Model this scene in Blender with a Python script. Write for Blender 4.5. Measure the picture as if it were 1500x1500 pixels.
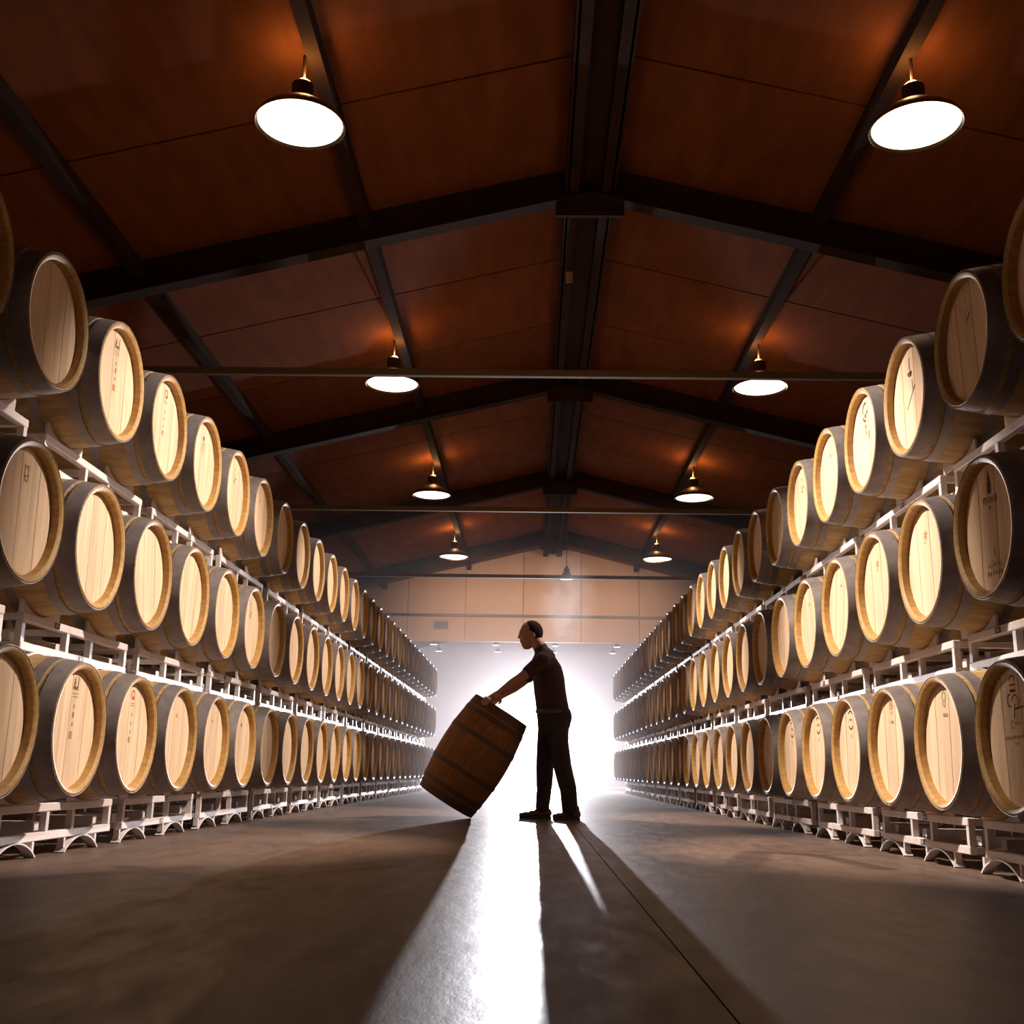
import bpy, bmesh, math, random
from mathutils import Vector, Matrix

random.seed(7)
SC = bpy.context.scene
COL = SC.collection
for o in list(bpy.data.objects):
    bpy.data.objects.remove(o)

# ------------------------------------------------------------------ camera
CAM_H, PITCH, YAW, ROLL, FPX = .4303, .2374, .0203, .0161, 1572.45
cd = bpy.data.cameras.new('camera')
cam = bpy.data.objects.new('camera', cd)
COL.objects.link(cam)
cd.sensor_fit = 'HORIZONTAL'
cd.sensor_width = 36.0
cd.lens = FPX / 1500 * 36.0
cd.clip_start, cd.clip_end = .05, 200
fwd = Vector((-math.sin(YAW) * math.cos(PITCH), math.cos(YAW) * math.cos(PITCH), math.sin(PITCH)))
right = Vector((math.cos(YAW), math.sin(YAW), 0))
up = right.cross(fwd)
r2 = right * math.cos(ROLL) + up * math.sin(ROLL)
u2 = up * math.cos(ROLL) - right * math.sin(ROLL)
M = Matrix((r2, u2, -fwd)).transposed().to_4x4()
M.translation = Vector((0, 0, CAM_H))
cam.matrix_world = M
SC.camera = cam

# ------------------------------------------------------------------ world, exposure, large lights
SC.view_settings.view_transform = 'Standard'
SC.view_settings.look = 'None'
SC.view_settings.exposure = 0.0
SC.view_settings.gamma = 1.0
SC.view_settings.use_curve_mapping = False
w = bpy.data.worlds.new('world')
SC.world = w
w.use_nodes = True
w.node_tree.nodes['Background'].inputs[0].default_value = (.9, .55, .3, 1)
w.node_tree.nodes['Background'].inputs[1].default_value = .012
cy = SC.cycles
cy.max_bounces = 6
cy.diffuse_bounces = 4
cy.glossy_bounces = 3
cy.volume_bounces = 0
cy.sample_clamp_indirect = 6.0
cy.use_denoising = True

BEAM_W = 2850.0
LEAK_W = 7.0
BACK_W = 34000.0
BACK_POS = Vector((.16, 35.0, 2.10))
HAZE = .025


def add_light(name, kind, loc, energy, color, parent=None, **kw):
    d = bpy.data.lights.new(name, kind)
    d.energy = energy
    d.color = color
    for k, v in kw.items():
        setattr(d, k, v)
    o = bpy.data.objects.new(name, d)
    COL.objects.link(o)
    o.location = loc
    return o


def aim(o, target):
    o.rotation_euler = (Vector(target) - Vector(o.location)).to_track_quat('-Z', 'Y').to_euler()


bl = add_light('floodlight_beam', 'SPOT', BACK_POS + Vector((0, -.12, 0)), BACK_W, (.97, .93, 1.0),
               spot_size=math.radians(46), spot_blend=1.0, shadow_soft_size=.05)
aim(bl, (0.0, 10, -2.7))
add_light('floodlight_bulb', 'POINT', BACK_POS + Vector((0, -.14, 0)), 2800.0, (.97, .93, 1.0), shadow_soft_size=.06)


# ------------------------------------------------------------------ materials
def nt(name):
    m = bpy.data.materials.new(name)
    m.use_nodes = True
    t = m.node_tree
    return m, t.nodes, t.links, t.nodes['Principled BSDF']


def simple(name, color, rough=.6, metal=0.0, noise=None, emit=None, estr=0.0, bump=0.0, vary=0.0, spec=.5):
    m, N, L, B = nt(name)
    B.inputs['Base Color'].default_value = (*color, 1)
    B.inputs['Roughness'].default_value = rough
    B.inputs['Metallic'].default_value = metal
    B.inputs['Specular IOR Level'].default_value = spec
    if noise:
        sc_, amp, stretch = noise
        tc = N.new('ShaderNodeTexCoord')
        mp = N.new('ShaderNodeMapping')
        mp.inputs['Scale'].default_value = stretch
        L.new(tc.outputs['Object'], mp.inputs['Vector'])
        src = mp.outputs['Vector']
        if vary:
            oi = N.new('ShaderNodeObjectInfo')
            ad = N.new('ShaderNodeVectorMath')
            ad.operation = 'ADD'
            mu = N.new('ShaderNodeMath')
            mu.operation = 'MULTIPLY'
            mu.inputs[1].default_value = 37.0
            L.new(oi.outputs['Random'], mu.inputs[0])
            L.new(src, ad.inputs[0])
            L.new(mu.outputs[0], ad.inputs[1])
            src = ad.outputs[0]
        nz = N.new('ShaderNodeTexNoise')
        nz.inputs['Scale'].default_value = sc_
        nz.inputs['Detail'].default_value = 5
        nz.inputs['Roughness'].default_value = .6
        L.new(src, nz.inputs['Vector'])
        rp = N.new('ShaderNodeValToRGB')
        rp.color_ramp.elements[0].position = .3
        rp.color_ramp.elements[1].position = .7
        rp.color_ramp.elements[0].color = (*[c * (1 - amp) for c in color], 1)
        rp.color_ramp.elements[1].color = (*[min(1, c * (1 + amp)) for c in color], 1)
        L.new(nz.outputs['Fac'], rp.inputs['Fac'])
        out = rp.outputs['Color']
        if vary:
            hs = N.new('ShaderNodeHueSaturation')
            mr = N.new('ShaderNodeMapRange')
            mr.inputs['To Min'].default_value = 1 - vary
            mr.inputs['To Max'].default_value = 1 + vary * .5
            L.new(oi.outputs['Random'], mr.inputs['Value'])
            L.new(mr.outputs[0], hs.inputs['Value'])
            L.new(out, hs.inputs['Color'])
            out = hs.outputs['Color']
        L.new(out, B.inputs['Base Color'])
        if bump:
            bp = N.new('ShaderNodeBump')
            bp.inputs['Strength'].default_value = bump
            bp.inputs['Distance'].default_value = .01
            L.new(nz.outputs['Fac'], bp.inputs['Height'])
            L.new(bp.outputs['Normal'], B.inputs['Normal'])
    if emit:
        B.inputs['Emission Color'].default_value = (*emit, 1)
        B.inputs['Emission Strength'].default_value = estr
    return m


MAT = {}
MAT['stave'] = simple('oak_staves', (.46, .30, .13), .6, noise=(4, .3, (1.2, 9, 9)), bump=.2, vary=.25)
MAT['stave_shaded'] = simple('shaded_oak_staves', (.20, .085, .032), .65, noise=(4, .3, (1.2, 9, 9)), bump=.2, spec=.2)  # same oak, colour darkened for the shade on the tipped barrel
MAT['hoop_shaded'] = simple('shaded_hoop', (.085, .045, .03), .6, .3)  # its hoops, with that shade put into the colour too
MAT['head'] = simple('oak_head', (.78, .58, .41), .55, noise=(3.2, .16, (6, 7, .8)), bump=.08, vary=.14)
MAT['chime'] = simple('oak_chime', (.44, .26, .085), .6, noise=(6, .25, (3, 8, 8)), bump=.15, vary=.15)
MAT['hoop'] = simple('galvanised_hoop', (.31, .27, .27), .55, .5, noise=(5, .2, (3, 3, 3)), vary=.15)
MAT['rack'] = simple('rack_paint', (.70, .64, .65), .5, noise=(7, .1, (1, 1, 1)), vary=.06)
MAT['plate'] = simple('dark_plate', (.05, .05, .09), .5)
MAT['plate_print'] = simple('plate_print', (.45, .45, .5), .5)
MAT['ink'] = simple('dark_ink', (.13, .055, .025), .8)
MAT['ink_soft'] = simple('faded_ink', (.42, .24, .10), .8)
MAT['ink_red'] = simple('red_ink', (.42, .06, .03), .8)
MAT['ink_green'] = simple('green_ink', (.30, .32, .10), .8)
MAT['chalk'] = simple('chalk', (.85, .72, .58), .9)
MAT['roof'] = simple('ceiling_board', (.195, .058, .017), .9, noise=(2.2, .18, (3, .6, 3)), vary=.12, spec=.05)
MAT['steel'] = simple('dark_steel', (.040, .019, .009), .85, noise=(3, .2, (1, 1, 1)), spec=.05)
MAT['tie'] = simple('tie_steel', (.14, .085, .04), .7, spec=.15)
MAT['header'] = simple('header_board', (.62, .34, .19), .75, noise=(1.6, .08, (1, 1, .3)), vary=.05)
MAT['wall'] = simple('plaster', (.30, .17, .10), .85, noise=(2, .1, (1, 1, 1)))
MAT['farwall'] = simple('far_plaster', (.62, .56, .56), .85, noise=(1.2, .06, (1, 1, 1)))
MAT['shade'] = simple('lamp_shade', (.10, .06, .04), .45, .6)
MAT['glow'] = simple('lamp_glass', (1, .9, .75), .4, emit=(1, .80, .52), estr=3.2)
MAT['glow_far'] = simple('far_lamp_glass', (1, .9, .75), .4, emit=(1, .85, .65), estr=6.0)
MAT['vent'] = simple('grey_vent', (.32, .25, .22), .6)
MAT['black'] = simple('black_metal', (.03, .03, .03), .5)
MAT['flood'] = simple('flood_glass', (1, 1, 1), .3, emit=(1, .97, 1), estr=120.0)
MAT['skin'] = simple('skin', (.30, .145, .095), .6, noise=(9, .08, (1, 1, 1)))
MAT['hair'] = simple('hair', (.018, .010, .008), .95, noise=(60, .4, (1, 1, .3)), spec=.05)
MAT['shirt'] = simple('maroon_shirt', (.038, .011, .012), .9, noise=(14, .15, (1, 1, 1)), bump=.3)
MAT['trousers'] = simple('dark_trousers', (.026, .018, .019), .9, noise=(14, .15, (1, 1, 1)), bump=.3)
MAT['shoe'] = simple('brown_shoe', (.10, .05, .035), .6)
MAT['sole'] = simple('shoe_sole', (.04, .03, .03), .8)


def floor_material():
    m, N, L, B = nt('polished_concrete')
    geo = N.new('ShaderNodeNewGeometry')
    n1 = N.new('ShaderNodeTexNoise')
    n1.inputs['Scale'].default_value = .55
    n1.inputs['Detail'].default_value = 8
    n1.inputs['Roughness'].default_value = .62
    L.new(geo.outputs['Position'], n1.inputs['Vector'])
    mp = N.new('ShaderNodeMapping')
    mp.inputs['Scale'].default_value = (5, 1.3, 1)
    mp.inputs['Rotation'].default_value = (0, 0, .5)
    L.new(geo.outputs['Position'], mp.inputs['Vector'])
    n2 = N.new('ShaderNodeTexNoise')
    n2.inputs['Scale'].default_value = 2.2
    n2.inputs['Detail'].default_value = 9
    n2.inputs['Roughness'].default_value = .7
    L.new(mp.outputs[0], n2.inputs['Vector'])
    rp = N.new('ShaderNodeValToRGB')
    rp.color_ramp.elements[0].position = .32
    rp.color_ramp.elements[1].position = .70
    rp.color_ramp.elements[0].color = (.055, .030, .019, 1)
    rp.color_ramp.elements[1].color = (.20, .14, .112, 1)
    mx = N.new('ShaderNodeMath')
    mx.operation = 'ADD'
    mh = N.new('ShaderNodeMath')
    mh.operation = 'MULTIPLY'
    mh.inputs[1].default_value = .45
    L.new(n2.outputs['Fac'], mh.inputs[0])
    m6 = N.new('ShaderNodeMath')
    m6.operation = 'MULTIPLY'
    m6.inputs[1].default_value = .6
    L.new(n1.outputs['Fac'], m6.inputs[0])
    L.new(m6.outputs[0], mx.inputs[0])
    L.new(mh.outputs[0], mx.inputs[1])
    L.new(mx.outputs[0], rp.inputs['Fac'])
    # dark marks with a shape of their own: strips given by their two ends on the floor and half-width
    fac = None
    for (ax, ay, bx, by, hw) in FLOOR_MARKS:
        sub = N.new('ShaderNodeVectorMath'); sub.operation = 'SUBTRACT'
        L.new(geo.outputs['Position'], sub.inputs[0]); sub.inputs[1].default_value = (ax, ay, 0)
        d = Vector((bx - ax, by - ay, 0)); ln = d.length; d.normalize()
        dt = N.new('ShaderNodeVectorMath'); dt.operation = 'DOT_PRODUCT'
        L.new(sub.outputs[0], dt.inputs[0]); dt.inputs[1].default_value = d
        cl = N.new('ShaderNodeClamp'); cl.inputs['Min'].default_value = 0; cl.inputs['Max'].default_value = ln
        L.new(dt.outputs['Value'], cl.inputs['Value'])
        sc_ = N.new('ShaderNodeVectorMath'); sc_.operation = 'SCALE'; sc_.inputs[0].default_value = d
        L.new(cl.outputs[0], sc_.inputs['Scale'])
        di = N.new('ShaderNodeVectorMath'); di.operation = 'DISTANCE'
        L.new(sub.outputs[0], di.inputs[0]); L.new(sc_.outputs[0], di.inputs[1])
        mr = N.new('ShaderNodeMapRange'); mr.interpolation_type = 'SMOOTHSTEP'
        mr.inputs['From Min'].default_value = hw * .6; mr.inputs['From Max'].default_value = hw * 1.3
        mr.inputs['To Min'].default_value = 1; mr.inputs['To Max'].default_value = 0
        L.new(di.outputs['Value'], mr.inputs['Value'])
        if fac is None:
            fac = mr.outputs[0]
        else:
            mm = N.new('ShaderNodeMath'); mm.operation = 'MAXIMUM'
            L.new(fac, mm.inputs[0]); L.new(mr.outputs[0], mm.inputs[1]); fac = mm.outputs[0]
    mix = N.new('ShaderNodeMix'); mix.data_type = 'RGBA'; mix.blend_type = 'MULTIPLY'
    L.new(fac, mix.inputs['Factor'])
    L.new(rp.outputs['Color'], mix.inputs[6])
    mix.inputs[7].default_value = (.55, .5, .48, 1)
    L.new(mix.outputs[2], B.inputs['Base Color'])
    rr = N.new('ShaderNodeMapRange')
    rr.inputs['From Min'].default_value = .3
    rr.inputs['From Max'].default_value = .7
    rr.inputs['To Min'].default_value = .33
    rr.inputs['To Max'].default_value = .55
    L.new(n2.outputs['Fac'], rr.inputs['Value'])
    L.new(rr.outputs[0], B.inputs['Roughness'])
    B.inputs['Specular IOR Level'].default_value = .13
    bp = N.new('ShaderNodeBump')
    bp.inputs['Strength'].default_value = .45
    bp.inputs['Distance'].default_value = .006
    L.new(n2.outputs['Fac'], bp.inputs['Height'])
    L.new(bp.outputs['Normal'], B.inputs['Normal'])
    return m


FLOOR_MARKS = [(1.02, 5.45, 1.32, 6.55, .10), (1.32, 6.55, 1.62, 6.35, .10), (1.62, 6.35, 1.72, 5.5, .07),
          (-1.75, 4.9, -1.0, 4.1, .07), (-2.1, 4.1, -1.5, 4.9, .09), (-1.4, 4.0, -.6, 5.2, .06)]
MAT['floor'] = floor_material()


# ------------------------------------------------------------------ mesh builders
class MB:
    def __init__(s):
        s.v, s.f = [], []

    def add(s, verts, faces):
        k = len(s.v)
        s.v += [tuple(p) for p in verts]
        s.f += [tuple(i + k for i in f) for f in faces]
        return s

    def box(s, x0, x1, y0, y1, z0, z1):
        return s.add([(x0, y0, z0), (x1, y0, z0), (x1, y1, z0), (x0, y1, z0), (x0, y0, z1), (x1, y0, z1), (x1, y1, z1), (x0, y1, z1)],
                     [(0, 3, 2, 1), (4, 5, 6, 7), (0, 1, 5, 4), (1, 2, 6, 5), (2, 3, 7, 6), (3, 0, 4, 7)])

    def prism_x(s, poly, x0, x1):
        """polygon given as (y, z), extruded along x"""
        n = len(poly)
        vs = [(x0, a, b) for a, b in poly] + [(x1, a, b) for a, b in poly]
        fs = [tuple(range(n))[::-1], tuple(range(n, 2 * n))]
        fs += [(i, (i + 1) % n, n + (i + 1) % n, n + i) for i in range(n)]
        return s.add(vs, fs)

    def strip_x(s, pts, x0, x1, t):
        """curved strip: polyline (y, z) with thickness t upwards along its normal, extruded along x"""
        outer = []
        for i, (a, b) in enumerate(pts):
            p, q = pts[max(0, i - 1)], pts[min(len(pts) - 1, i + 1)]
            d = Vector((q[0] - p[0], q[1] - p[1])).normalized()
            outer.append((a - d.y * t, b + d.x * t))
        n = len(pts)
        vs = [(x0, *p) for p in pts] + [(x0, *p) for p in outer] + [(x1, *p) for p in pts] + [(x1, *p) for p in outer]
        fs = []
        for i in range(n - 1):
            fs += [(i, i + 1, n + i + 1, n + i), (2 * n + i + 1, 2 * n + i, 3 * n + i, 3 * n + i + 1),
                   (i + 1, i, 2 * n + i, 2 * n + i + 1), (n + i, n + i + 1, 3 * n + i + 1, 3 * n + i)]
        fs += [(0, n, 3 * n, 2 * n), (n - 1, 3 * n - 1, 4 * n - 1, 2 * n - 1)]
        return s.add(vs, fs)

    def lathe_x(s, prof, seg, closed=False):
        """profile (x, r) turned about x"""
        n = len(prof)
        vs = []
        for k in range(seg):
            a = 2 * math.pi * k / seg
            for x, r in prof:
                vs.append((x, r * math.sin(a), r * math.cos(a)))
        fs = []
        m = n if closed else n - 1
        for k in range(seg):
            k2 = (k + 1) % seg
            for i in range(m):
                j = (i + 1) % n
                fs.append((k * n + i, k * n + j, k2 * n + j, k2 * n + i))
        return s.add(vs, fs)

    def lathe_z(s, prof, seg, c=(0, 0, 0), closed=False):
        t = MB().lathe_x([(z, r) for r, z in prof], seg, closed)
        return s.add([(c[0] + p[1], c[1] + p[2], c[2] + p[0]) for p in t.v], t.f)

    def tube(s, pts, r, seg=8):
        """round tube along points; r is a number or list"""
        pts = [Vector(p) for p in pts]
        rs = r if isinstance(r, (list, tuple)) else [r] * len(pts)
        k = len(s.v)
        for i, p in enumerate(pts):
            d = (pts[min(i + 1, len(pts) - 1)] - pts[max(i - 1, 0)]).normalized()
            a = d.orthogonal().normalized() if abs(d.z) > .999 else d.cross(Vector((0, 0, 1))).normalized()
            b = d.cross(a)
            for j in range(seg):
                t = 2 * math.pi * j / seg
                s.v.append(tuple(p + (a * math.cos(t) + b * math.sin(t)) * rs[i]))
        for i in range(len(pts) - 1):
            for j in range(seg):
                j2 = (j + 1) % seg
                s.f.append((k + i * seg + j, k + i * seg + j2, k + (i + 1) * seg + j2, k + (i + 1) * seg + j))
        s.f.append(tuple(k + j for j in range(seg))[::-1])
        s.f.append(tuple(k + (len(pts) - 1) * seg + j for j in range(seg)))
        return s

    def ball(s, c, rx, ry=None, rz=None, R=None, u=16, v=10):
        ry = ry or rx
        rz = rz or rx
        k = len(s.v)
        c = Vector(c)
        R = R or Matrix.Identity(3)
        s.v.append(tuple(c + R @ Vector((0, 0, rz))))
        for i in range(1, v):
            t = math.pi * i / v
            for j in range(u):
                p = 2 * math.pi * j / u
                s.v.append(tuple(c + R @ Vector((rx * math.sin(t) * math.cos(p), ry * math.sin(t) * math.sin(p), rz * math.cos(t)))))
        s.v.append(tuple(c + R @ Vector((0, 0, -rz))))
        e = len(s.v) - 1
        for j in range(u):
            j2 = (j + 1) % u
            s.f.append((k, k + 1 + j, k + 1 + j2))
            for i in range(v - 2):
                a = k + 1 + i * u
                s.f.append((a + j, a + u + j, a + u + j2, a + j2))
            a = k + 1 + (v - 2) * u
            s.f.append((a + j, e, a + j2))
        return s

    def mesh(s, name, mat, smooth=False, bevel=0.0):
        me = bpy.data.meshes.new(name)
        me.from_pydata(s.v, [], s.f)
        bm = bmesh.new()
        bm.from_mesh(me)
        bmesh.ops.recalc_face_normals(bm, faces=bm.faces)
        if bevel:
            bmesh.ops.bevel(bm, geom=list(bm.edges), offset=bevel, segments=1, affect='EDGES')
        bm.to_mesh(me)
        bm.free()
        me.materials.append(MAT[mat] if isinstance(mat, str) else mat)
        if smooth:
            for p in me.polygons:
                p.use_smooth = True
            try:
                me.set_sharp_from_angle(angle=math.radians(40))
            except Exception:
                pass
        return me


def put(name, me, parent=None, loc=None, label=None, cat=None, group=None, kind=None):
    o = bpy.data.objects.new(name, me)
    COL.objects.link(o)
    if parent is not None:
        o.parent = parent
    if loc is not None:
        o.location = loc
    if label:
        o['label'] = label
    if cat:
        o['category'] = cat
    if group:
        o['group'] = group
    if kind:
        o['kind'] = kind
    return o


def thing(name, label, cat, loc=(0, 0, 0), rz=0.0, group=None, kind=None):
    o = put(name, None, None, loc, label, cat, group, kind)
    o.rotation_euler = (0, 0, rz)
    o.empty_display_size = .1
    return o


# ------------------------------------------------------------------ the hall: floor, walls, roof
RX = .47                      # ridge line
HALF = 6.1                    # half width of the hall
SLOPE, APEX = .245, 5.66      # underside of the roof boards
BAY = 4.866
FRAMES = [8.5806 + BAY * k for k in range(-2, 4)]
Y_BACK, Y_HEAD, Y_END = -2.2, 25.0, 38.0
X0, X1 = RX - HALF, RX + HALF


def roof_z(x):
    return APEX - SLOPE * abs(x - RX)


floor = put('floor', MB().box(X0, X1, Y_BACK, Y_END, -.25, -.045).mesh('floor', 'steel'), None, None,
            'polished brown concrete floor slabs of the aisle', 'floor', None, 'structure')
ys = [Y_BACK, Y_END]
for i in range(len(ys) - 1):
    for (a, b) in ((X0, .3755), (.3805, X1)):
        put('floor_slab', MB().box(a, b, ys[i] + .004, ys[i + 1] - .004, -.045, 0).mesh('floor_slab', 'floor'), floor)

for nm, a, b in (('wall_left', X0 - .2, X0), ('wall_right', X1, X1 + .2)):
    put(nm, MB().box(a, b, Y_BACK, Y_END, -.25, 4.3).mesh(nm, 'wall'), None, None,
        'dim plastered side wall behind the barrel racks', 'wall', None, 'structure')
put('wall_back', MB().prism_x([(-HALF, -.25), (HALF, -.25), (HALF, 4.2), (0, 5.75), (-HALF, 4.2)], 0, .2).mesh('wall_back', 'wall'),
    None, None, 'gable wall at the near end of the hall', 'wall', None, 'structure')
ob = bpy.data.objects['wall_back']
ob.rotation_euler = (0, 0, -math.pi / 2)
ob.location = (RX, Y_BACK, 0)
put('wall_front', MB().box(X0, X1, Y_END, Y_END + .2, -.25, 6).mesh('wall_front', 'farwall'), None, None,
    'pale end wall of the hazy hall beyond the floodlight', 'wall', None, 'structure')

# roof boards: a panel between each pair of seams on each slope
ceiling = put('ceiling', MB().add(
    [(X0 - .3, Y_BACK, roof_z(X0 - .3) + .05), (RX, Y_BACK, APEX + .05), (RX, Y_END, APEX + .05), (X0 - .3, Y_END, roof_z(X0 - .3) + .05),
     (X1 + .3, Y_BACK, roof_z(X1 + .3) + .05), (X1 + .3, Y_END, roof_z(X1 + .3) + .05),
     (X0 - .3, Y_BACK, roof_z(X0 - .3) + .15), (RX, Y_BACK, APEX + .15), (RX, Y_END, APEX + .15), (X0 - .3, Y_END, roof_z(X0 - .3) + .15),
     (X1 + .3, Y_BACK, roof_z(X1 + .3) + .15), (X1 + .3, Y_END, roof_z(X1 + .3) + .15)],
    [(0, 1, 2, 3), (1, 4, 5, 2), (6, 9, 8, 7), (7, 8, 11, 10), (0, 3, 9, 6), (4, 10, 11, 5), (0, 6, 7, 1), (1, 7, 10, 4), (3, 2, 8, 9), (2, 5, 11, 8)]
).mesh('ceiling', 'steel'), None, None, 'pitched ceiling of reddish brown boards between dark steel rafters', 'ceiling', None, 'structure')
seams = [FRAMES[0] + BAY / 3 * k for k in range(-1, 19)]
seams = [s for s in seams if Y_BACK < s < Y_HEAD] + [Y_HEAD]
seams = [Y_BACK] + seams
for i in range(len(seams) - 1):
    a, b = seams[i] + .011, seams[i + 1] - .011
    for sg in (-1, 1):
        xe = RX + sg * HALF
        xm = RX + sg * .01
        vs = [(xm, a, roof_z(xm)), (xe, a, roof_z(xe)), (xe, b, roof_z(xe)), (xm, b, roof_z(xm))]
        vs += [(x, y, z + .045) for x, y, z in vs]
        put('ceiling_panel', MB().add(vs, [(0, 1, 2, 3), (4, 7, 6, 5), (0, 4, 5, 1), (1, 5, 6, 2), (2, 6, 7, 3), (3, 7, 4, 0)]).mesh('ceiling_panel', 'roof'), ceiling)

# steel frames: two rafters (I-beams), a knee plate at the ridge, a tie
RAF = .28
for k, fy in enumerate(FRAMES):
    fr = thing('rafter_frame', 'dark steel portal rafter pair under the ceiling boards', 'rafter', (0, fy, 0), 0, 'roof rafters', 'structure')
    for sg in (-1, 1):
        mb = MB()
        for (dz0, dz1, hw) in ((-RAF, -RAF + .018, .075), (-RAF + .018, -.018, .012), (-.018, -.002, .075)):
            xs = [RX, RX + sg * HALF]
            vs = []
            for x in xs:
                for y in (-hw, hw):
                    for dz in (dz0, dz1):
                        vs.append((x, y, roof_z(x) + dz))
            mb.add(vs, [(0, 1, 3, 2), (4, 6, 7, 5), (0, 4, 5, 1), (2, 3, 7, 6), (0, 2, 6, 4), (1, 5, 7, 3)])
        put('rafter', mb.mesh('rafter', 'steel'), fr)
    put('ridge_plate', MB().box(RX - .3, RX + .3, -.02, .02, APEX - .47, APEX - .1).mesh('ridge_plate', 'steel'), fr)
    tie = put('tie_beam', MB().box(X0, X1, -.03, .03, 3.685, 3.745).mesh('tie_beam', 'tie', bevel=.006), None, (0, fy, 0),
              'slim steel tie beam spanning the hall under a rafter', 'beam', 'tie beams', 'structure')

# purlins along the hall and the wide ridge member
n = 0
for dx in (-3.94, -1.97, 1.97, 3.94):
    n += 1
    x = RX + dx
    z = roof_z(x)
    put('purlin', MB().box(x - .05, x + .05, Y_BACK, Y_HEAD, z - .125, z + .0).mesh('purlin', 'steel'), None, None,
        'dark lengthwise purlin crossing the rafters', 'beam', 'purlins', 'structure')
rb = thing('ridge_beam', 'wide dark ridge beam made of two channels', 'beam', (RX, 0, APEX), 0, None, 'structure')
for sg in (-1, 1):
    mb = MB().box(sg * .20 - .018, sg * .20 + .018, Y_BACK, Y_HEAD, -.26, -.03)
    mb.box(min(sg * .2, sg * .10), max(sg * .2, sg * .10), Y_BACK, Y_HEAD, -.26, -.245)
    put('channel', mb.mesh('channel', 'steel'), rb)
put('duct', MB().box(-.10, .10, Y_BACK, Y_HEAD, -.17, -.02).mesh('duct', 'steel'), rb)
put('tag_plate', MB().box(-.035, .035, -.003, .003, -.06, .06).mesh('tag_plate', 'header'), None, (RX - .13, 10.05, APEX - .335),
    'small pale tag hanging below the ridge beam', 'tag')

# header wall at the far end, boarded
hw_ = thing('wall_header', 'boarded pale gable wall above the far opening', 'wall', (0, Y_HEAD, 0), 0, None, 'structure')
HZ = 3.37
xe = [X0 + i * (2 * HALF) / 9 for i in range(10)]
for i in range(9):
    a, b = xe[i] + .006, xe[i + 1] - .006
    top = [(b, roof_z(b) + .02)]
    if a < RX < b:
        top.append((RX, roof_z(RX) + .02))
    top.append((a, roof_z(a) + .02))
    poly = [(a, HZ), (b, HZ)] + top
    nn = len(poly)
    vs = [(x, 0, z) for x, z in poly] + [(x, .1, z) for x, z in poly]
    put('wall_panel', MB().add(vs, [tuple(range(nn)), tuple(range(nn, 2 * nn))[::-1]] + [(j, (j + 1) % nn, nn + (j + 1) % nn, nn + j) for j in range(nn)]).mesh('wall_panel', 'header'), hw_)
put('backing', MB().add([(X0, .11, HZ + .02), (X1, .11, HZ + .02), (X1, .11, roof_z(X1)), (RX, .11, APEX), (X0, .11, roof_z(X0)),
                         (X0, .2, HZ + .02), (X1, .2, HZ + .02), (X1, .2, roof_z(X1)), (RX, .2, APEX), (X0, .2, roof_z(X0))],
                        [(0, 1, 2, 3, 4), (9, 8, 7, 6, 5), (0, 5, 6, 1), (1, 6, 7, 2), (2, 7, 8, 3), (3, 8, 9, 4), (4, 9, 5, 0)]).mesh('backing', 'header'), hw_)
for nm, x, lab in (('vent_grille', -2.12, 'small grey vent grille on the far boarded wall, above the row the man faces'),
                   ('vent_grille', 3.05, 'small grey vent grille on the far boarded wall, above the row behind the man')):
    v = thing(nm, lab, 'vent', (x, Y_HEAD - .04, 3.74))
    put('frame', MB().box(-.17, .17, 0, .04, -.09, -.075).box(-.17, .17, 0, .04, .075, .09).box(-.17, -.155, 0, .04, -.075, .075).box(.155, .17, 0, .04, -.075, .075).mesh('vent_frame', 'vent'), v)
    sm = MB().box(-.155, .155, .01, .03, -.006, .006).mesh('slat', 'vent')
    for q in range(7):
        put('slat', sm, v, (0, 0, -.066 + q * .022))


# ------------------------------------------------------------------ barrels
BL, BR, BH = .95, .35, .30       # length, bilge radius, end radius


def prof_r(x, L=BL, R=BR, H=BH):
    return R - (R - H) * (2 * x / L) ** 2


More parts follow.
